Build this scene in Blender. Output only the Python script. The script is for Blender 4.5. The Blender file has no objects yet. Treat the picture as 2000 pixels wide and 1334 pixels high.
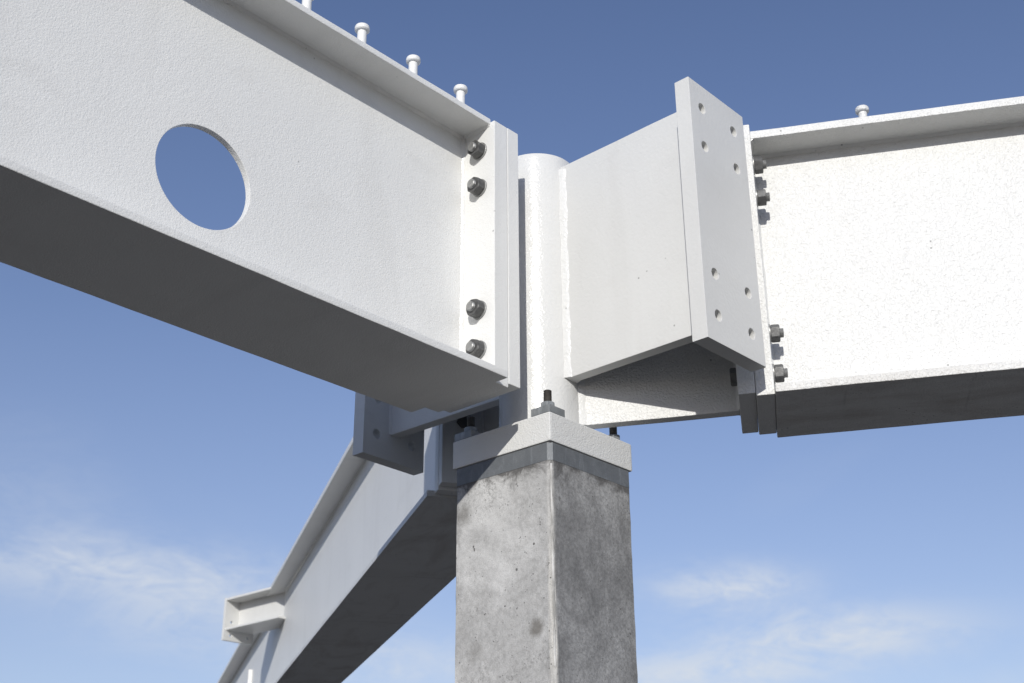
import bpy, bmesh, math, random
from mathutils import Vector, Matrix, noise as mnoise
random.seed(7)
sc = bpy.context.scene
col = sc.collection
R = math.radians
ZC = 2.60            # height of the concrete column's top above the ground

# ------------------------------------------------------------------ camera
SUN_AZ, SUN_EL = 33.8, 21.3
cam = bpy.data.cameras.new('camera')
cam_o = bpy.data.objects.new('camera', cam); col.objects.link(cam_o)
cam.sensor_width = 36.0; cam.lens = 2517.71 / 2000 * 36
cam.clip_start = 0.05; cam.clip_end = 6000
yaw, pit, rol = R(221.8207), R(24.2892), R(-0.3928)
fw = Vector((math.cos(yaw)*math.cos(pit), math.sin(yaw)*math.cos(pit), math.sin(pit)))
rt = Vector((math.sin(yaw), -math.cos(yaw), 0)); up = rt.cross(fw)
r2 = rt*math.cos(rol) + up*math.sin(rol); u2 = -rt*math.sin(rol) + up*math.cos(rol)
m = Matrix((r2, u2, -fw)).transposed().to_4x4(); m.translation = (2.2492, 1.9156, ZC - 0.9912)
cam_o.matrix_world = m
cam.dof.use_dof = True; cam.dof.focus_distance = 3.0; cam.dof.aperture_fstop = 7.1
sc.camera = cam_o
sc.cycles.diffuse_bounces = 2

# ------------------------------------------------------------------ sky and sun
world = bpy.data.worlds.new('World'); sc.world = world; world.use_nodes = True
nt = world.node_tree; nt.nodes.clear()
def N(t, typ, **kw):
    n = t.nodes.new(typ)
    for k, v in kw.items(): setattr(n, k, v)
    return n
def mathn(t, op, a, b=None, clamp=False):
    n = t.nodes.new('ShaderNodeMath'); n.operation = op; n.use_clamp = clamp
    for i, v in enumerate((a, b)):
        if v is None: continue
        if isinstance(v, (int, float)): n.inputs[i].default_value = v
        else: t.links.new(v, n.inputs[i])
    return n.outputs[0]
def ramp(t, fac, stops):
    n = t.nodes.new('ShaderNodeValToRGB'); e = n.color_ramp.elements
    while len(e) < len(stops): e.new(0.5)
    for i, (pos, c) in enumerate(stops):
        e[i].position = pos
        e[i].color = (c, c, c, 1) if isinstance(c, (int, float)) else (*c, 1)
    t.links.new(fac, n.inputs[0]); return n.outputs[0]
def mixc(t, fac, a, b, mode='MIX'):
    n = t.nodes.new('ShaderNodeMix'); n.data_type = 'RGBA'; n.blend_type = mode
    for i, v in ((0, fac), (6, a), (7, b)):
        if isinstance(v, (int, float)): n.inputs[i].default_value = v
        elif isinstance(v, tuple): n.inputs[i].default_value = (*v, 1)
        else: t.links.new(v, n.inputs[i])
    return n.outputs[2]
def noisen(t, vec, scale, detail=2.0, rough=0.5, dist=0.0):
    n = t.nodes.new('ShaderNodeTexNoise'); n.inputs['Scale'].default_value = scale
    n.inputs['Detail'].default_value = detail; n.inputs['Roughness'].default_value = rough
    n.inputs['Distortion'].default_value = dist
    if vec is not None: t.links.new(vec, n.inputs['Vector'])
    return n.outputs[0]
def mapping(t, vec, loc=(0,0,0), rot=(0,0,0), scale=(1,1,1)):
    n = t.nodes.new('ShaderNodeMapping'); t.links.new(vec, n.inputs[0])
    n.inputs['Location'].default_value = loc; n.inputs['Rotation'].default_value = rot; n.inputs['Scale'].default_value = scale
    return n.outputs[0]
sky = N(nt, 'ShaderNodeTexSky', sky_type='NISHITA', sun_disc=False)
sky.sun_elevation = R(SUN_EL); sky.sun_rotation = R(90 - SUN_AZ)
sky.altitude = 300; sky.air_density = 1.0; sky.dust_density = 0.4; sky.ozone_density = 3.2
tc = N(nt, 'ShaderNodeTexCoord')
sep = N(nt, 'ShaderNodeSeparateXYZ'); nt.links.new(tc.outputs['Generated'], sep.inputs[0])
# thin cirrus: torn wisps (noise over the directions of the sky), gathered in loose drifts low above the horizon
az_ = mathn(nt, 'ARCTAN2', mathn(nt, 'MULTIPLY', sep.outputs[1], -1.0), mathn(nt, 'MULTIPLY', sep.outputs[0], -1.0))
wv = mapping(nt, tc.outputs['Generated'], loc=(0.3, 0.1, 0.2), scale=(1.0, 1.0, 2.6))
wisps = noisen(nt, wv, 9.0, 9.0, 0.60, 0.9)
fine = noisen(nt, wv, 34.0, 6.0, 0.6, 1.2)
drift = ramp(nt, noisen(nt, mapping(nt, tc.outputs['Generated'], loc=(1.7, 0.4, 0.0), scale=(1, 1, 2.5)), 2.6, 3.0, 0.5, 0.4), [(0.50, 0.0), (0.72, 0.55)])
drift = mathn(nt, 'MULTIPLY', drift, ramp(nt, sep.outputs[2], [(0.02, 0.4), (0.12, 1.0), (0.22, 0.6), (0.36, 0.0)]))
for (a_deg, z_c, sa, sz, k) in ((58.8, 0.236, 6.6, 0.021, 0.66), (54.0, 0.205, 5.2, 0.026, 0.60), (32.3, 0.229, 2.8, 0.015, 1.10), (28.0, 0.192, 5.0, 0.018, 1.0), (34.0, 0.166, 5.5, 0.017, 0.85), (47.0, 0.178, 4.5, 0.018, 0.55)):
    du = mathn(nt, 'DIVIDE', mathn(nt, 'SUBTRACT', az_, R(a_deg)), R(sa)); dv = mathn(nt, 'DIVIDE', mathn(nt, 'SUBTRACT', sep.outputs[2], z_c), sz)
    q = mathn(nt, 'ADD', mathn(nt, 'MULTIPLY', du, du), mathn(nt, 'MULTIPLY', dv, dv))
    drift = mathn(nt, 'ADD', drift, mathn(nt, 'MULTIPLY', mathn(nt, 'POWER', 2.718, mathn(nt, 'MULTIPLY', q, -1.0)), k))
cl = ramp(nt, mathn(nt, 'ADD', wisps, mathn(nt, 'MULTIPLY', mathn(nt, 'SUBTRACT', fine, 0.5), 0.35)), [(0.29, 0.0), (0.58, 1.0)])
cl = mathn(nt, 'MULTIPLY', cl, drift, True)
bg = N(nt, 'ShaderNodeBackground'); bg.inputs[1].default_value = 0.118
skyt = mixc(nt, 1.0, sky.outputs[0], (1.11, 0.985, 1.06), 'MULTIPLY')
# high thin veil that thickens with the length of the view through it
veil = ramp(nt, sep.outputs[2], [(0.0, 0.45), (0.15, 0.34), (0.26, 0.22), (0.42, 0.07), (0.7, 0.0)])
skyv = mixc(nt, veil, skyt, (4.1, 4.3, 4.7))
skyc = mixc(nt, cl, skyv, (5.7, 6.1, 6.7))
nt.links.new(skyc, bg.inputs[0])
wo = N(nt, 'ShaderNodeOutputWorld'); nt.links.new(bg.outputs[0], wo.inputs[0])

sun = bpy.data.lights.new('sun', 'SUN'); sun.energy = 3.6; sun.angle = R(0.53); sun.color = (1.0, 0.972, 0.91)
sun_o = bpy.data.objects.new('sun', sun); col.objects.link(sun_o)
sd = Vector((math.cos(R(SUN_AZ))*math.cos(R(SUN_EL)), math.sin(R(SUN_AZ))*math.cos(R(SUN_EL)), math.sin(R(SUN_EL))))
sun_o.rotation_euler = sd.to_track_quat('Z', 'Y').to_euler(); sun_o.location = (8, 6, 9)
vs = sc.view_settings
vs.view_transform = 'Standard'; vs.look = 'None'; vs.exposure = 0.0; vs.gamma = 1.0; vs.use_curve_mapping = False

# ------------------------------------------------------------------ materials
def newmat(name):
    mt = bpy.data.materials.new(name); mt.use_nodes = True
    t = mt.node_tree; b = t.nodes['Principled BSDF']
    return mt, t, b
def objco(t): return N(t, 'ShaderNodeTexCoord').outputs['Object']
def addbump(t, b, height, dist, strength=1.0, prev=None):
    n = t.nodes.new('ShaderNodeBump'); n.inputs['Distance'].default_value = dist; n.inputs['Strength'].default_value = strength
    t.links.new(height, n.inputs['Height'])
    if prev is not None: t.links.new(prev, n.inputs['Normal'])
    t.links.new(n.outputs[0], b.inputs['Normal']); return n.outputs[0]
def paint(name, base, rough, scale, dist, grime=0.25, dirty=False):
    mt, t, b = newmat(name)
    co = objco(t)
    peel = noisen(t, co, scale, 2.0, 0.45, 0.3)
    mid = noisen(t, co, scale*0.28, 2.0, 0.5)
    h = mathn(t, 'ADD', peel, mathn(t, 'MULTIPLY', mid, 0.6))
    addbump(t, b, h, dist)
    soft = noisen(t, co, 2.3, 4.0, 0.55)
    c = mixc(t, ramp(t, soft, [(0.3, 0.0), (0.75, 1.0)]), base, tuple(v*0.94 for v in base))
    # scuffs and dust smears
    sm = noisen(t, mapping(t, co, scale=(1.0, 1.0, 2.2)), 6.0, 6.0, 0.62, 0.5)
    c = mixc(t, mathn(t, 'MULTIPLY', ramp(t, sm, [(0.57, 0.0), (0.75, 1.0)]), grime), c, (0.46, 0.44, 0.41))
    # faint bands of wiped-on dust across the plates
    bd = noisen(t, mapping(t, co, scale=(2.6, 0.25, 0.5)), 2.2, 6.0, 0.6, 0.8)
    c = mixc(t, mathn(t, 'MULTIPLY', ramp(t, bd, [(0.54, 0.0), (0.66, 1.0)]), 0.08), c, (0.40, 0.385, 0.36))
    # sparse dark specks
    v = N(t, 'ShaderNodeTexVoronoi'); v.inputs['Scale'].default_value = 26.0; t.links.new(co, v.inputs['Vector'])
    spk = ramp(t, v.outputs['Distance'], [(0.03, 1.0), (0.085, 0.0)])
    sel = ramp(t, noisen(t, co, 7.0, 2.0), [(0.57, 0.0), (0.62, 1.0)])
    c = mixc(t, mathn(t, 'MULTIPLY', mathn(t, 'MULTIPLY', spk, sel), 0.75), c, (0.10, 0.10, 0.095))
    if dirty:   # handled and weathered flange: brown smears, dense pin-holes and dark scuffs
        d1 = noisen(t, mapping(t, co, scale=(0.7, 1.6, 1.0)), 4.5, 7.0, 0.66, 1.0)
        c = mixc(t, mathn(t, 'MULTIPLY', ramp(t, d1, [(0.48, 0.0), (0.70, 1.0)]), 0.42), c, (0.33, 0.29, 0.25))
        v2 = N(t, 'ShaderNodeTexVoronoi'); v2.inputs['Scale'].default_value = 60.0; t.links.new(co, v2.inputs['Vector'])
        s2 = mathn(t, 'MULTIPLY', ramp(t, v2.outputs['Distance'], [(0.06, 1.0), (0.16, 0.0)]), ramp(t, noisen(t, co, 13.0, 3.0), [(0.55, 0.0), (0.66, 0.9)]))
        c = mixc(t, s2, c, (0.06, 0.055, 0.05))
        d3 = noisen(t, mapping(t, co, scale=(5.0, 0.35, 1.0)), 3.0, 5.0, 0.6, 1.4)
        c = mixc(t, mathn(t, 'MULTIPLY', ramp(t, d3, [(0.62, 0.0), (0.66, 1.0)]), 0.22), c, (0.22, 0.21, 0.20))
    t.links.new(c, b.inputs['Base Color'])
    b.inputs['Roughness'].default_value = rough
    b.inputs['Specular IOR Level'].default_value = 0.5
    return mt
WH = (0.69, 0.69, 0.675)
M_FINE = paint('paint_white_fine', (0.78, 0.78, 0.762), 0.42, 290, 0.0009, 0.14)
M_PIPE = paint('paint_white_gloss', (0.68, 0.68, 0.665), 0.20, 150, 0.0010, 0.10)
M_DFINE = paint('paint_white_fine_weathered', (0.74, 0.74, 0.725), 0.45, 290, 0.0009, 0.2, True)
M_DCOARSE = paint('paint_white_coarse_weathered', WH, 0.45, 170, 0.0028, 0.15, True)
M_MED = paint('paint_white_medium', (0.70, 0.70, 0.685), 0.40, 230, 0.0015, 0.10)
M_COARSE = paint('paint_white_coarse', WH, 0.42, 175, 0.0028, 0.08)
M_SMOOTH = paint('paint_white_smooth', (0.655, 0.655, 0.64), 0.40, 110, 0.0006, 0.12)
M_WELD = paint('paint_white_weld', (0.72, 0.72, 0.705), 0.22, 160, 0.0014, 0.15)
def galv(name, c0, c1, rough, metal):
    mt, t, b = newmat(name); co = objco(t)
    n1 = noisen(t, co, 28, 5, 0.6, 0.4)
    c = mixc(t, ramp(t, n1, [(0.32, 0.0), (0.68, 1.0)]), c0, c1)
    st = noisen(t, mapping(t, co, scale=(1, 1, 0.25)), 60, 4, 0.6)
    c = mixc(t, mathn(t, 'MULTIPLY', ramp(t, st, [(0.55, 0), (0.72, 1)]), 0.35), c, tuple(min(1, v*1.8) for v in c1))
    t.links.new(c, b.inputs['Base Color'])
    b.inputs['Metallic'].default_value = metal; b.inputs['Roughness'].default_value = rough
    addbump(t, b, noisen(t, co, 320, 2, 0.5), 0.0006)
    return mt
M_COLLAR = galv('galvanised_collar', (0.135, 0.145, 0.155), (0.18, 0.19, 0.20), 0.55, 0.25)
M_GALV = galv('galvanised_washer', (0.20, 0.215, 0.225), (0.31, 0.325, 0.335), 0.5, 0.35)
M_NUT = galv('dull_steel_nut', (0.06, 0.06, 0.06), (0.15, 0.15, 0.147), 0.52, 0.28)
M_BOLT = galv('steel_bolt_end', (0.22, 0.22, 0.215), (0.36, 0.36, 0.35), 0.42, 0.5)
M_ROD = galv('black_steel_rod', (0.055, 0.05, 0.045), (0.13, 0.12, 0.105), 0.45, 0.4)

def concrete():
    mt, t, b = newmat('cast_concrete'); co = objco(t)
    sp = N(t, 'ShaderNodeSeparateXYZ'); t.links.new(co, sp.inputs[0])
    X, Y, Z = sp.outputs
    n1 = noisen(t, co, 9, 6, 0.62, 0.6); n2 = noisen(t, co, 90, 4, 0.65); n3 = noisen(t, mapping(t, co, scale=(1, 1, 0.7)), 6.5, 10, 0.68, 0.6)
    light = mixc(t, ramp(t, n1, [(0.3, 0.0), (0.72, 1.0)]), (0.40, 0.397, 0.392), (0.55, 0.547, 0.54))
    light = mixc(t, mathn(t, 'MULTIPLY', ramp(t, n2, [(0.35, 1.0), (0.6, 0.0)]), 0.38), light, (0.21, 0.205, 0.20))
    n4 = noisen(t, mapping(t, co, loc=(0, 0.3, 0.12)), 3.6, 5, 0.6, 0.8)
    light = mixc(t, mathn(t, 'MULTIPLY', ramp(t, n4, [(0.50, 0.0), (0.68, 1.0)]), 0.75), light, (0.70, 0.697, 0.69))
    light = mixc(t, mathn(t, 'MULTIPLY', ramp(t, n4, [(0.28, 1.0), (0.45, 0.0)]), 0.28), light, (0.27, 0.265, 0.26))
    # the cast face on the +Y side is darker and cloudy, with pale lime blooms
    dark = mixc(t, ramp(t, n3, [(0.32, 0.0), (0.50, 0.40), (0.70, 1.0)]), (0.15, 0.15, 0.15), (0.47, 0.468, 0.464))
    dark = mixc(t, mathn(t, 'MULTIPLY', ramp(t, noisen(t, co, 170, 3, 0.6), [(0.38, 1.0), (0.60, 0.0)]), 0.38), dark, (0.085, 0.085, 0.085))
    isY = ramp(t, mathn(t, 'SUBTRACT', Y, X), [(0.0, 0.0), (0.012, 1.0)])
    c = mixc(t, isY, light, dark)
    # black weathering along edges under the collar and down the arrises
    ed = noisen(t, co, 16, 6, 0.7, 0.8)
    zt = mathn(t, 'SUBTRACT', Z, ZC - 0.10)            # rises to +0.06 just under the collar
    zt = ramp(t, mathn(t, 'MULTIPLY', zt, 16.0, True), [(0.0, 0.0), (1.0, 0.34)])
    st = ramp(t, mathn(t, 'ADD', ed, zt), [(0.66, 0.0), (0.84, 0.85)])
    c = mixc(t, st, c, (0.075, 0.072, 0.07))
    ax = mathn(t, 'ABSOLUTE', mathn(t, 'SUBTRACT', mathn(t, 'ABSOLUTE', X), mathn(t, 'ABSOLUTE', Y)))
    e1 = ramp(t, mathn(t, 'MULTIPLY', ax, 28.0, True), [(0.0, 0.30), (1.0, 0.0)])
    st2 = ramp(t, mathn(t, 'ADD', noisen(t, mapping(t, co, scale=(1, 1, 0.3)), 22, 6, 0.7, 0.5), e1), [(0.68, 0.0), (0.88, 0.7)])
    c = mixc(t, st2, c, (0.12, 0.115, 0.11))
    # pale lime rib down the front arris
    sumxy = mathn(t, 'ADD', X, Y)
    rib = ramp(t, mathn(t, 'SUBTRACT', sumxy, 0.2845), [(0.0, 0.0), (0.003, 1.0)])
    rn = mathn(t, 'MULTIPLY', ramp(t, noisen(t, mapping(t, co, scale=(1, 1, 0.10)), 60, 5, 0.65), [(0.40, 0.0), (0.62, 0.9)]), ramp(t, mathn(t, 'SUBTRACT', ZC - 0.04, Z), [(0.05, 0.25), (0.45, 1.0)]))
    c = mixc(t, mathn(t, 'MULTIPLY', rib, rn), c, (0.60, 0.585, 0.55))
    # round tie marks and smudges on the pale face: (y, z) centres
    for (cy, cz, rr, k) in ((0.103, ZC-0.412, 0.024, 0.75), (-0.075, ZC-0.44, 0.032, 0.30), (-0.118, ZC-0.118, 0.030, 0.5)):
        dy = mathn(t, 'SUBTRACT', Y, cy); dz = mathn(t, 'SUBTRACT', Z, cz)
        d = mathn(t, 'SQRT', mathn(t, 'ADD', mathn(t, 'MULTIPLY', dy, dy), mathn(t, 'MULTIPLY', dz, dz)))
        d = mathn(t, 'ADD', mathn(t, 'DIVIDE', d, rr), mathn(t, 'MULTIPLY', mathn(t, 'SUBTRACT', ed, 0.5), 1.6))
        k_ = mathn(t, 'MULTIPLY', ramp(t, d, [(0.35, k), (1.0, 0.0)]), mathn(t, 'SUBTRACT', 1.0, isY))
        c = mixc(t, k_, c, (0.13, 0.12, 0.105))
    # clusters of dark speckling and pin-holes
    rg = ramp(t, noisen(t, mapping(t, co, loc=(0.2, 0.05, 0.31)), 7.5, 3, 0.55, 0.6), [(0.52, 0.0), (0.66, 1.0)])
    sp1 = ramp(t, noisen(t, co, 150, 4, 0.7, 0.3), [(0.50, 0.0), (0.60, 1.0)])
    c = mixc(t, mathn(t, 'MULTIPLY', mathn(t, 'MULTIPLY', rg, sp1), 0.55), c, (0.13, 0.127, 0.122))
    v3 = N(t, 'ShaderNodeTexVoronoi'); v3.inputs['Scale'].default_value = 125.0; t.links.new(co, v3.inputs['Vector'])
    pin = mathn(t, 'LESS_THAN', v3.outputs['Distance'], mathn(t, 'MULTIPLY', ramp(t, noisen(t, co, 47, 2.0), [(0.50, 0.0), (0.66, 1.0)]), 0.26))
    c = mixc(t, mathn(t, 'MULTIPLY', pin, 0.7), c, (0.10, 0.098, 0.094))
    # air holes
    v = N(t, 'ShaderNodeTexVoronoi'); v.inputs['Scale'].default_value = 60.0; t.links.new(co, v.inputs['Vector'])
    rad = mathn(t, 'MULTIPLY', mathn(t, 'MULTIPLY', ramp(t, noisen(t, co, 31, 1.0), [(0.46, 0.0), (0.72, 1.0)]), 0.24), ramp(t, noisen(t, mapping(t, co, loc=(0, 0.11, 0)), 11, 2.0), [(0.44, 0.0), (0.62, 1.0)]))
    hole = mathn(t, 'LESS_THAN', v.outputs['Distance'], rad)
    c = mixc(t, mathn(t, 'MULTIPLY', hole, 0.8), c, (0.07, 0.068, 0.065))
    gr = noisen(t, co, 420, 3, 0.7)
    c = mixc(t, mathn(t, 'MULTIPLY', ramp(t, gr, [(0.36, 1.0), (0.52, 0.0)]), 0.32), c, (0.12, 0.118, 0.115))
    t.links.new(c, b.inputs['Base Color']); b.inputs['Roughness'].default_value = 0.85
    b.inputs['Specular IOR Level'].default_value = 0.25
    h = mathn(t, 'SUBTRACT', mathn(t, 'ADD', mathn(t, 'MULTIPLY', n2, 0.5), n1), mathn(t, 'MULTIPLY', hole, 1.5))
    addbump(t, b, h, 0.0022)
    return mt
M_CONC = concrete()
def soil():
    mt, t, b = newmat('site_ground'); co = objco(t)
    n1 = noisen(t, co, 0.35, 6, 0.6); n2 = noisen(t, co, 9, 5, 0.7)
    c = mixc(t, n1, (0.066, 0.061, 0.053), (0.108, 0.10, 0.088))
    c = mixc(t, mathn(t, 'MULTIPLY', n2, 0.5), c, (0.07, 0.066, 0.06))
    gd = N(t, 'ShaderNodeVectorMath', operation='DISTANCE'); t.links.new(co, gd.inputs[0]); gd.inputs[1].default_value = (-3.0, 5.0, 0.0)
    gm = ramp(t, mathn(t, 'ADD', mathn(t, 'DIVIDE', gd.outputs['Value'], 8.0), mathn(t, 'MULTIPLY', mathn(t, 'SUBTRACT', n1, 0.5), 0.6)), [(0.40, 1.0), (0.60, 0.0)])
    c = mixc(t, gm, c, (0.20, 0.185, 0.16))  # pale patch added to the unseen ground to bounce light under the right beam
    t.links.new(c, b.inputs['Base Color']); b.inputs['Roughness'].default_value = 0.95
    addbump(t, b, n2, 0.03); return mt
M_SOIL = soil()

# ------------------------------------------------------------------ helpers
def link(name, me, mat, parent=None, smooth=35):
    if mat is not None and not me.materials: me.materials.append(mat)
    if smooth:
        for p_ in me.polygons: p_.use_smooth = True
        me.set_sharp_from_angle(angle=R(smooth))
    o = bpy.data.objects.new(name, me); col.objects.link(o)
    if smooth:
        wn_ = o.modifiers.new('face_normals', 'WEIGHTED_NORMAL'); wn_.keep_sharp = True; wn_.weight = 80
    if parent is not None: o.parent = parent
    return o
def tag(o, label, cat, group=None, kind=None):
    o['label'] = label; o['category'] = cat
    if group: o['group'] = group
    if kind: o['kind'] = kind
    return o
def empty(name, loc, rz=0.0):
    o = bpy.data.objects.new(name, None); o.empty_display_size = 0.1; col.objects.link(o)
    o.location = loc; o.rotation_euler = (0, 0, rz); return o
def shear(me, s):
    if s:
        for v in me.vertices: v.co.z += s * v.co.x
def wobble(me, amp, f=9.0):
    "coating of uneven thickness: move every vertex a fraction of a millimetre"
    for v in me.vertices:
        q = v.co * f
        v.co += Vector((mnoise.noise(q), mnoise.noise(q + Vector((7.1, 0, 0))), mnoise.noise(q + Vector((0, 5.3, 0))))) * amp
def box_me(name, x0, x1, y0, y1, z0, z1, bev=0.003, cuts=0, sl=0.0, amp=0.0, seg=2):
    bm = bmesh.new()
    bmesh.ops.create_cube(bm, size=1.0)
    for v in bm.verts:
        v.co = Vector((x0 if v.co.x < 0 else x1, y0 if v.co.y < 0 else y1, z0 if v.co.z < 0 else z1))
    if bev: bmesh.ops.bevel(bm, geom=list(bm.edges), offset=bev, segments=seg, profile=0.5, affect='EDGES')
    for i in range(cuts):
        x = x0 + (x1 - x0) * (i + 1) / (cuts + 1)
        bmesh.ops.bisect_plane(bm, geom=bm.verts[:] + bm.edges[:] + bm.faces[:], plane_co=(x, 0, 0), plane_no=(1, 0, 0))
    me = bpy.data.meshes.new(name); bm.to_mesh(me); bm.free()
    if amp: wobble(me, amp)
    shear(me, sl); return me
def plate_me(name, outer, holes, thick, to3d, bev=0.003, sl=0.0):
    "flat plate with round holes: outline and (u, v, r) holes in its plane; to3d(u, v, t) places it"
    cu = bpy.data.curves.new(name, 'CURVE'); cu.dimensions = '2D'; cu.fill_mode = 'BOTH'
    cu.extrude = thick/2 - bev; cu.bevel_depth = bev; cu.bevel_resolution = 1; cu.offset = -bev
    loops = [outer] + [[(u + r*math.cos(2*math.pi*i/n), v + r*math.sin(2*math.pi*i/n)) for i in range(n)] for (u, v, r, n) in holes]
    for lp in loops:
        s = cu.splines.new('POLY'); s.points.add(len(lp) - 1)
        for pnt, (u, v) in zip(s.points, lp): pnt.co = (u, v, 0, 1)
        s.use_cyclic_u = True
    tmp = bpy.data.objects.new(name, cu); col.objects.link(tmp)
    dg = bpy.context.evaluated_depsgraph_get()
    me = bpy.data.meshes.new_from_object(tmp.evaluated_get(dg))
    bpy.data.objects.remove(tmp); bpy.data.curves.remove(cu)
    me.name = name; me.materials.clear()
    for v in me.vertices: v.co = to3d(v.co.x, v.co.y, v.co.z)
    bm = bmesh.new(); bm.from_mesh(me); bmesh.ops.remove_doubles(bm, verts=bm.verts, dist=1e-5)
    bmesh.ops.recalc_face_normals(bm, faces=bm.faces); bm.to_mesh(me); bm.free()
    shear(me, sl); return me
def weld_me(name, a, b, n1, n2, size, sl=0.0, step=0.006, seed=0):
    "fillet weld bead from a to b in the corner between faces with normals n1, n2"
    a, b, n1, n2 = Vector(a), Vector(b), Vector(n1), Vector(n2)
    L = (b - a).length; n = max(2, int(L/step)); verts = []; faces = []; rng = random.Random(seed + int(L*1000))
    K = 5
    for i in range(n + 1):
        q = a.lerp(b, i/n)
        s = size*(1 + 0.06*math.sin(i*0.23 + seed) + 0.05*math.sin(i*0.61 + 2*seed) + rng.uniform(-0.035, 0.035))
        for j in range(K):
            f = j/(K-1); th = f*math.pi/2
            # flat-convex fillet: between chord and arc
            ch = n1*(1-f) + n2*f; ar = n1*math.cos(th) + n2*math.sin(th)
            verts.append(q + (ch*0.7 + ar*0.3)*s + (n1 + n2)*(-0.001))
        verts.append(q - (n1 + n2)*0.003)
    W_ = K + 1
    for i in range(n):
        for j in range(W_):
            j2 = (j + 1) % W_
            faces.append((i*W_ + j, i*W_ + j2, (i+1)*W_ + j2, (i+1)*W_ + j))
    faces.append(tuple(range(W_))); faces.append(tuple(n*W_ + j for j in range(W_))[::-1])
    me = bpy.data.meshes.new(name); me.from_pydata([tuple(v) for v in verts], [], faces)
    bm = bmesh.new(); bm.from_mesh(me); bmesh.ops.recalc_face_normals(bm, faces=bm.faces); bm.to_mesh(me); bm.free()
    shear(me, sl); return me
def lathe_me(name, prof, n=32, axis='Z'):
    "revolve (r, h) pairs about the axis; closed with caps"
    verts, faces = [], []
    for (r_, h) in prof:
        for k in range(n):
            t_ = 2*math.pi*k/n; verts.append((r_*math.cos(t_), r_*math.sin(t_), h))
    for i in range(len(prof)-1):
        for k in range(n):
            k2 = (k+1) % n; faces.append((i*n+k, i*n+k2, (i+1)*n+k2, (i+1)*n+k))
    faces.append(tuple(range(n))[::-1]); faces.append(tuple((len(prof)-1)*n + k for k in range(n)))
    if axis == 'X': verts = [(h, x, y) for (x, y, h) in verts]
    me = bpy.data.meshes.new(name); me.from_pydata(verts, [], faces); return me
def hex_me(name, e, h0, h1, axis='Z', cham=0.12, turn=0.0):
    "hexagon nut or head with chamfered corners"
    R_ = e/2; bm = bmesh.new(); rings = []
    H = h1 - h0; k = 36
    def hexr(t_):  # radius of the hexagon at angle
        a_ = (t_ - turn) % (math.pi/3) - math.pi/6
        return R_*math.cos(math.pi/6)/math.cos(a_)
    ri = R_*math.cos(math.pi/6)
    prof = [(0, 0.93), (1, 1.0), (2, 1.0), (3, 0.93)]
    zs = [h0, None, None, h1]
    for lvl in range(4):
        ring = []
        for i in range(k):
            t_ = 2*math.pi*i/k; hr = hexr(t_)
            if lvl in (0, 3): r_ = min(hr, ri*0.985); z = zs[lvl]
            else:
                r_ = hr; d = (hr - ri*0.97)*0.55 + 0.0004
                z = h0 + d if lvl == 1 else h1 - d
            ring.append(bm.verts.new((r_*math.cos(t_), r_*math.sin(t_), z) if axis == 'Z' else (z, r_*math.cos(t_), r_*math.sin(t_))))
        rings.append(ring)
    for a_, b_ in zip(rings, rings[1:]):
        for i in range(k): bm.faces.new((a_[i], a_[(i+1) % k], b_[(i+1) % k], b_[i]))
    bm.faces.new(rings[0][::-1]); bm.faces.new(rings[-1])
    bmesh.ops.recalc_face_normals(bm, faces=bm.faces)
    me = bpy.data.meshes.new(name); bm.to_mesh(me); bm.free(); return me
def thread_prof(r_, h0, h1, pitch=0.003, depth=0.0012):
    prof = []; h = h0
    while h < h1 - pitch*1.2:
        prof += [(r_, h), (r_ - depth, h + pitch*0.5)]; h += pitch
    prof += [(r_, h), (r_, h1 - 0.0015), (r_ - 0.0018, h1)]
    return prof

# ------------------------------------------------------------------ measured layout (metres; z relative to the column top)
OX, OY = 0.0030, -0.0028
TH = dict(A=-0.4759, S=89.4494, R=120.6727, B=238.7594, T=270.7577)
SL = dict(A=0.0037, S=0.0, R=0.0205, B=0.0038, T=0.0)
LI = dict(A=0.2380, S=0.5728, R=0.5216, B=0.4975, T=0.5549)       # plate joint, distance from the pipe's axis
T2, T1 = 0.0403, dict(A=0.0467, R=0.0427, B=0.0440)                # hub plate, beam plate thickness
WP = dict(A=0.1136, S=0.1136, R=0.1331, B=0.1345, T=0.1136)
TF, TW = 0.0168, 0.0080                                            # half thickness of fins and webs
FINZ = dict(A=(0.200, 0.8000), S=(0.2055, 0.8030), R=(0.0986, 0.795), B=(0.104, 0.795), T=(0.2122, 0.800))
PLZ = dict(A=(0.1219, 0.8102), S=(0.1376, 0.8040), R=(0.0941, 0.806), B=(0.1020, 0.806), T=(0.1395, 0.8040))
ZN = dict(A=(0.7385, 0.634, 0.3055, 0.2038), S=(0.7385, 0.634, 0.3055, 0.2038), R=(0.7326, 0.6382, 0.2666, 0.1639),
          B=(0.7385, 0.634, 0.3055, 0.2038), T=(0.7385, 0.634, 0.3055, 0.2038))
WN = 0.0656
PIPE_R, PIPE_Z = 0.1013, 0.8347
HB, ZB1, ZCL, HC = 0.1540, 0.0705, -0.0394, 0.1500
def arm_matrix(k): return Matrix.Translation((OX, OY, ZC)) @ Matrix.Rotation(R(TH[k]), 4, 'Z')

# ------------------------------------------------------------------ ground
bm = bmesh.new(); bmesh.ops.create_grid(bm, x_segments=8, y_segments=8, size=2500)
me = bpy.data.meshes.new('ground'); bm.to_mesh(me); bm.free()
g = link('ground', me, M_SOIL, smooth=0); g['kind'] = 'structure'; g['label'] = 'bare earth of the building site'

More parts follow.
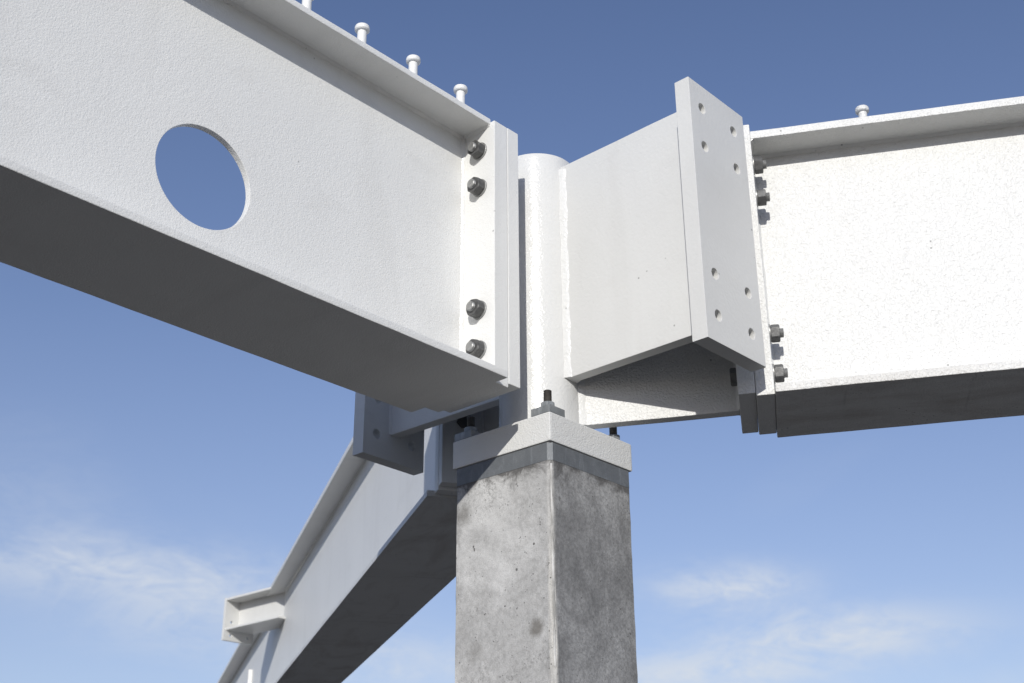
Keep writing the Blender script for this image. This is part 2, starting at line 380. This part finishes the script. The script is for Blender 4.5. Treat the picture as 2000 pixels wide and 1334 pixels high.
# ------------------------------------------------------------------ concrete column
colu = empty('concrete_column', (0, 0, 0))
tag(colu, 'square grey concrete column with stained faces and dark steel collar at its top', 'column')
def chamfered_prism(name, h, ch, z0, z1, bev=0.0, cuts=0):
    pts = [(h, -h+ch), (h, h-ch), (h-ch, h), (-h+ch, h), (-h, h-ch), (-h, -h+ch), (-h+ch, -h), (h-ch, -h)]
    bm = bmesh.new(); lv = [z0 + (z1-z0)*i/(cuts+1) for i in range(cuts+2)]; rings = []
    for z in lv: rings.append([bm.verts.new((x, y, z)) for x, y in pts])
    for a_, b_ in zip(rings, rings[1:]):
        for i in range(8): bm.faces.new((a_[i], a_[(i+1) % 8], b_[(i+1) % 8], b_[i]))
    bm.faces.new(rings[0][::-1]); bm.faces.new(rings[-1])
    if bev:
        es = [e for e in bm.edges if len(e.link_faces) == 2 and e.calc_face_angle() > 0.5]
        bmesh.ops.bevel(bm, geom=es, offset=bev, segments=2, profile=0.5, affect='EDGES')
    me = bpy.data.meshes.new(name); bm.to_mesh(me); bm.free(); return me
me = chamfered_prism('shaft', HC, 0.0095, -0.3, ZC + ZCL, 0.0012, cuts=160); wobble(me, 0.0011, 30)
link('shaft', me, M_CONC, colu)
def ridge_me():
    rng = random.Random(4); verts, faces = [], []; n = 170
    z0, z1 = ZC - 0.62, ZC + ZCL - 0.012
    nrm = Vector((1, 1, 0)).normalized(); tan = Vector((-1, 1, 0)).normalized(); c0 = Vector((HC - 0.00475, HC - 0.00475, 0))
    for i in range(n + 1):
        z = z0 + (z1 - z0)*i/n; q = mnoise.noise(Vector((0, 0, z*24))); q2 = mnoise.noise(Vector((3, 0, z*60)))
        low = 1.0 if z < ZC - 0.22 else 0.55
        hw = (0.0030 + 0.0012*q + 0.0007*q2)*(0.6 + 0.5*low); hh = max(0.0003, (0.0024 + 0.0016*q2 + 0.0010*q)*low); off = 0.0022 + 0.0010*q
        if z < ZC - 0.50: hh *= 0.25; hw *= 0.6
        b0 = c0 + Vector((0, 0, z)) + tan*off
        for (t_, h_) in ((-1.0, -0.001), (-0.75, 0.7), (0.0, 1.0), (0.75, 0.6), (1.0, -0.001)):
            verts.append(tuple(b0 + tan*hw*t_ + nrm*(h_*hh if h_ > 0 else -0.0015)))
    for i in range(n):
        for j in range(4): faces.append((i*5+j, i*5+j+1, (i+1)*5+j+1, (i+1)*5+j))
    me = bpy.data.meshes.new('mortar_ridge'); me.from_pydata(verts, [], faces); return me
rm, rt_, rb = newmat('lime_mortar'); rco = objco(rt_)
rc = mixc(rt_, ramp(rt_, noisen(rt_, mapping(rt_, rco, scale=(1, 1, 0.2)), 55, 5, 0.65), [(0.38, 0.0), (0.60, 1.0)]), (0.30, 0.295, 0.28), (0.64, 0.63, 0.61))
rt_.links.new(rc, rb.inputs['Base Color']); rb.inputs['Roughness'].default_value = 0.9; addbump(rt_, rb, noisen(rt_, rco, 300, 3, 0.6), 0.0012)
link('mortar_ridge', ridge_me(), rm, colu, 60)
link('collar', chamfered_prism('collar', HC + 0.0006, 0.0095, ZC + ZCL - 0.004, ZC - 0.0015, 0.0015), M_COLLAR, colu)

# ------------------------------------------------------------------ steel column head: base plate, pipe, fins and end plates
head = empty('steel_column_head', (OX, OY, ZC))
tag(head, 'white round steel post with radiating fin plates on top of the concrete column', 'steel post')
me = box_me('base_plate', -HB - OX, HB - OX, -HB - OY, HB - OY, 0, ZB1, 0.004, 30, amp=0.0006)
link('base_plate', me, M_MED, head)
pr = PIPE_R
prof = [(pr, ZB1 - 0.002)] + [(pr, ZB1 + (PIPE_Z - 0.006 - ZB1)*i/60) for i in range(1, 61)] + [(pr - 0.0018, PIPE_Z - 0.0015), (pr - 0.006, PIPE_Z)]
me = lathe_me('pipe', prof, 96); wobble(me, 0.0006, 22)
link('pipe', me, M_PIPE, head, 40)
me = lathe_me('weld_bead', [(pr - 0.002, ZB1 - 0.001), (pr + 0.010, ZB1 + 0.0005), (pr + 0.006, ZB1 + 0.006), (pr - 0.001, ZB1 + 0.011)], 96); wobble(me, 0.0012, 60)
link('weld_bead', me, M_WELD, head, 60)
for k in 'ASRBT':
    z0, z1 = FINZ[k]; li = LI[k]; l0 = math.sqrt(pr*pr - TF*TF) - 0.012; l1 = li - T2
    mat = {'A': M_FINE, 'S': M_SMOOTH, 'R': M_COARSE, 'B': M_FINE, 'T': M_FINE}[k]
    fin = link('fin_plate', box_me('fin_plate', l0, l1 + 0.004, -TF, TF, z0, z1, 0.003, 24, SL[k], 0.0005), mat, head)
    fin.rotation_euler.z = R(TH[k])
    lw = math.sqrt(pr*pr - TF*TF)
    for s in (-1, 1):
        w = link('weld_bead', weld_me('weld_bead', (lw - 0.004, s*TF, z0 + 0.001), (lw - 0.004, s*TF, min(z1, PIPE_Z) - 0.012), (2.6, 0, 0), (0, s, 0), 0.0095, SL[k], seed=3), M_WELD, fin, 60)
        if k == 'S': continue
        w = link('weld_bead', weld_me('weld_bead', (l1, s*TF, z0 + 0.002), (l1, s*TF, z1 - 0.004), (-1, 0, 0), (0, s, 0), 0.0075, SL[k], seed=5), M_WELD, fin, 60)
    wp = WP[k]; p0, p1 = PLZ[k]
    if k in 'ST':
        holes = [(s*WN, z, 0.0132, 28) for s in (-1, 1) for z in ZN[k]]
        me = plate_me('end_plate', [(-wp, p0), (wp, p0), (wp, p1), (-wp, p1)], holes, T2, lambda u, v, t_: Vector((li - T2/2 + t_, u, v)), 0.0016)
    else:
        me = box_me('end_plate', li - T2, li - {'A': 0.0010, 'R': 0.0006, 'B': 0.003}[k], -wp, wp, p0, p1, 0.0024, 0, SL[k])
    ep = link('end_plate', me, M_SMOOTH if k in 'S' else mat, head)
    ep.rotation_euler.z = R(TH[k])
    if k == 'S': ep['label'] = 'thick white end plate with eight empty bolt holes facing right'
    if k == 'T': ep['label'] = 'shaded end plate with an empty bolt hole below the left beam'

# ------------------------------------------------------------------ beams
def stud(parent, l, w, z, mat):
    prof = [(0.0150, -0.003), (0.0135, 0.003), (0.0110, 0.005), (0.0110, 0.082), (0.0155, 0.083), (0.0175, 0.0855), (0.0175, 0.0935), (0.0160, 0.0965), (0.0120, 0.0985)]
    o = link('shear_stud', lathe_me('shear_stud', prof, 28), mat, parent, 30); o.location = (l, w, z); return o
def beam(k, name, label, length, tf, bf, zT, zB, p1z, near, studs, webholes, mat, cuts):
    """tf/bf: half widths of the flanges; zT/zB: their (top, bottom) levels; near: side that faces the camera"""
    b = empty(name, (OX, OY, ZC), R(TH[k])); tag(b, label, 'steel beam', 'white steel beams meeting at the column')
    s = SL[k]; li = LI[k]; le = li + T1[k]
    zTt, zTb = zT; zBt, zBb = zB
    outer = [(le - 0.004, zBt - 0.003), (length - 0.01, zBt - 0.003), (length - 0.01, zTb + 0.003), (le - 0.004, zTb + 0.003)]
    link('web', plate_me('web', outer, webholes, 2*TW, lambda u, v, t_: Vector((u, t_, v)), 0.0012, s), mat, b)
    link('top_flange', box_me('top_flange', le - 0.002, length, -tf, tf, zTb, zTt, 0.0028, cuts, s, 0.0007), mat, b)
    link('bottom_flange', box_me('bottom_flange', le + 0.0005, length, -bf, bf, zBb, zBt, 0.0028, cuts, s, 0.0007), {'A': M_FINE, 'R': M_DCOARSE, 'B': M_DFINE}[k], b)
    link('end_plate', box_me('end_plate', li, le, -WP[k], WP[k], p1z[0], p1z[1], 0.003, 0, s), mat, b)
    lw = min(length - 0.02, 9.0)
    for sd_ in (near, -near):
        if sd_ != near and k != 'A': continue
        for (a_, b_, n1, n2, sz) in (
            ((le, sd_*TW, zTb), (lw, sd_*TW, zTb), (0, 0, -1), (0, sd_, 0), 0.0085),
            ((le, sd_*TW, zBt), (lw, sd_*TW, zBt), (0, 0, 1), (0, sd_, 0), 0.0075),
            ((le, sd_*TW, zBt + 0.004), (le, sd_*TW, zTb - 0.004), (1, 0, 0), (0, sd_, 0), 0.0080),
            ((le, sd_*TW, zTb), (le, sd_*(tf - 0.002), zTb), (0, 0, -1), (1, 0, 0), 0.0085)):
            link('weld_bead', weld_me('weld_bead', a_, b_, n1, n2, sz, s, 0.006 if k != 'B' else 0.02, seed=int(sz*1e5)), M_WELD, b, 60)
    for (l, w) in studs:
        stud(b, l, w, zTt + s*l - 0.009, mat)
    return b
bA = beam('A', 'steel_beam', 'white steel beam in the upper left with a round hole through its web', 6.0, 0.0998, 0.1555,
          (0.8188, 0.8019), (0.1277, 0.1091), (0.1115, 0.8096), 1, [(0.340, 0.05), (0.502, 0.05), (0.665, 0.05), (0.828, 0.05), (0.99, 0.05), (1.15, 0.05)],
          [(1.0147, 0.3641 - 0.0037, 0.1117, 96)], M_FINE, 120)
bR = beam('R', 'steel_beam', 'brightly lit white steel beam running out of the picture at right', 6.0, 0.0967, 0.1554,
          (0.8155, 0.7928), (0.1041, 0.0832), (0.0870, 0.8135), -1, [(0.855, 0.0), (1.42, 0.0)], [], M_COARSE, 120)
bB = beam('B', 'steel_beam', 'white steel beam receding behind the concrete column to the lower left', 16.0, 0.1006, 0.1554,
          (0.8270, 0.8009), (0.1046, 0.0862), (0.0925, 0.806), 1, [], [], M_FINE, 60)
link('stiffener', box_me('stiffener', 6.50, 6.515, 0.006, 0.034, 0.10, 0.615, 0.002, 0, SL['B']), M_FINE, bB)
# short cantilever bracket on the back beam, square to the grid (built in world directions)
inv = arm_matrix('B').inverted()
def world_part(name, x0, x1, y0, y1, z0, z1, parent, holes=None):
    if holes:
        me = plate_me(name, [(x0, z0), (x1, z0), (x1, z1), (x0, z1)], holes, y1 - y0, lambda u, v, t_: Vector((u, (y0+y1)/2 + t_, v)), 0.002)
    else:
        me = box_me(name, x0, x1, y0, y1, z0, z1, 0.002)
    me.transform(inv @ Matrix.Translation((0, 0, ZC)))
    return link(name, me, M_SMOOTH, parent)
br = world_part('bracket', -2.540, -2.526, -4.628, -4.10, 0.650, 0.826, bB)
br['label'] = 'short white bracket stub with end plate on the back beam'
world_part('bracket_top_plate', -2.644, -2.424, -4.628, -4.20, 0.822, 0.8365, br)
world_part('bracket_bottom_plate', -2.632, -2.436, -4.628, -4.12, 0.643, 0.655, br)
world_part('bracket_end_plate', -2.644, -2.422, -4.645, -4.627, 0.582, 0.838, br,
           [(-2.475, 0.695, 0.009, 20), (-2.475, 0.615, 0.009, 20), (-2.600, 0.615, 0.009, 20), (-2.600, 0.695, 0.009, 20)])

# ------------------------------------------------------------------ bolts through the end plates
bolt_nut = hex_me('nut', 0.0445, 0.0042, 0.0255, 'X', turn=0.2)
bolt_washer = lathe_me('washer', [(0.0225, -0.0005), (0.0232, 0.0006), (0.0232, 0.0036), (0.0222, 0.0042)], 40, 'X')
bolt_end = lathe_me('threaded_end', thread_prof(0.0118, 0.006, 0.0345), 28, 'X')
bolt_head = hex_me('bolt_head', 0.0445, -0.0985, -0.0825, 'X', turn=0.5)
def bolt(k, z, w, label, spin):
    li = LI[k]; le = li + T1[k]
    mtx = arm_matrix(k) @ Vector((le, w, z + SL[k]*le))
    e = empty('hex_bolt', mtx, R(TH[k])); tag(e, label, 'bolt', 'bolts through the beam end plates')
    for me_, nm, mt in ((bolt_washer, 'washer', M_BOLT), (bolt_nut, 'nut', M_NUT), (bolt_end, 'threaded_end', M_BOLT), (bolt_head, 'bolt_head', M_NUT)):
        o = link(nm, me_, mt, e, 22)
        o.rotation_euler.x = spin
        if nm == 'bolt_head': o.location.x = -(T1[k] + T2 - 0.083)
row = ('topmost', 'second from the top', 'second from the bottom', 'lowest')
for i, z in enumerate(ZN['A']):
    bolt('A', z, WN, f'grey hex nut on the left beam end plate, {row[i]} of four', (0.1, 0.35, 0.62, 0.5)[i])
for i, z in enumerate(ZN['R']):
    bolt('R', z, -WN, f'grey hex nut on the right beam end plate, {row[i]} of four', (0.9, 0.2, 0.55, 0.5)[i])
bolt('B', 0.283, 0.074, 'dark bolt head in deep shade behind the left anchor rod', 0.3)

# ------------------------------------------------------------------ anchor bolts on the base plate
aw = box_me('washer_plate', -0.028, 0.028, -0.028, 0.028, 0.0, 0.0185, 0.0012)
an = hex_me('nut', 0.036, 0.0, 0.016, 'Z', turn=0.3)
def anchor(x, y, label, plate, top, rodr=0.0098):
    e = empty('anchor_bolt', (x, y, ZC + ZB1 + 0.0006)); tag(e, label, 'anchor bolt', 'anchor bolts on the base plate')
    z = 0.0
    if plate: link('washer_plate', aw, M_GALV, e, 30); z = 0.0187
    else:
        o = link('washer', lathe_me('washer', [(0.019, 0.0), (0.0195, 0.0006), (0.0195, 0.003), (0.019, 0.0035)], 32), M_GALV, e); z = 0.0035
    o = link('nut', an, M_NUT if not plate else M_GALV, e, 32); o.location.z = z; o.rotation_euler.z = 0.35
    link('threaded_rod', lathe_me('threaded_rod', thread_prof(rodr, z + 0.004, top, 0.0032, 0.0012), 28), M_ROD, e, 32)
anchor(HB - 0.031, HB - 0.031, 'anchor rod with square grey washer at the near corner of the base plate', True, 0.066)
anchor(HB - 0.031, -HB + 0.031, 'shaded anchor rod with square washer at the left corner of the base plate', True, 0.064)
anchor(-HB + 0.031, HB - 0.031, 'black anchor rod and nut at the right corner of the base plate', False, 0.075)
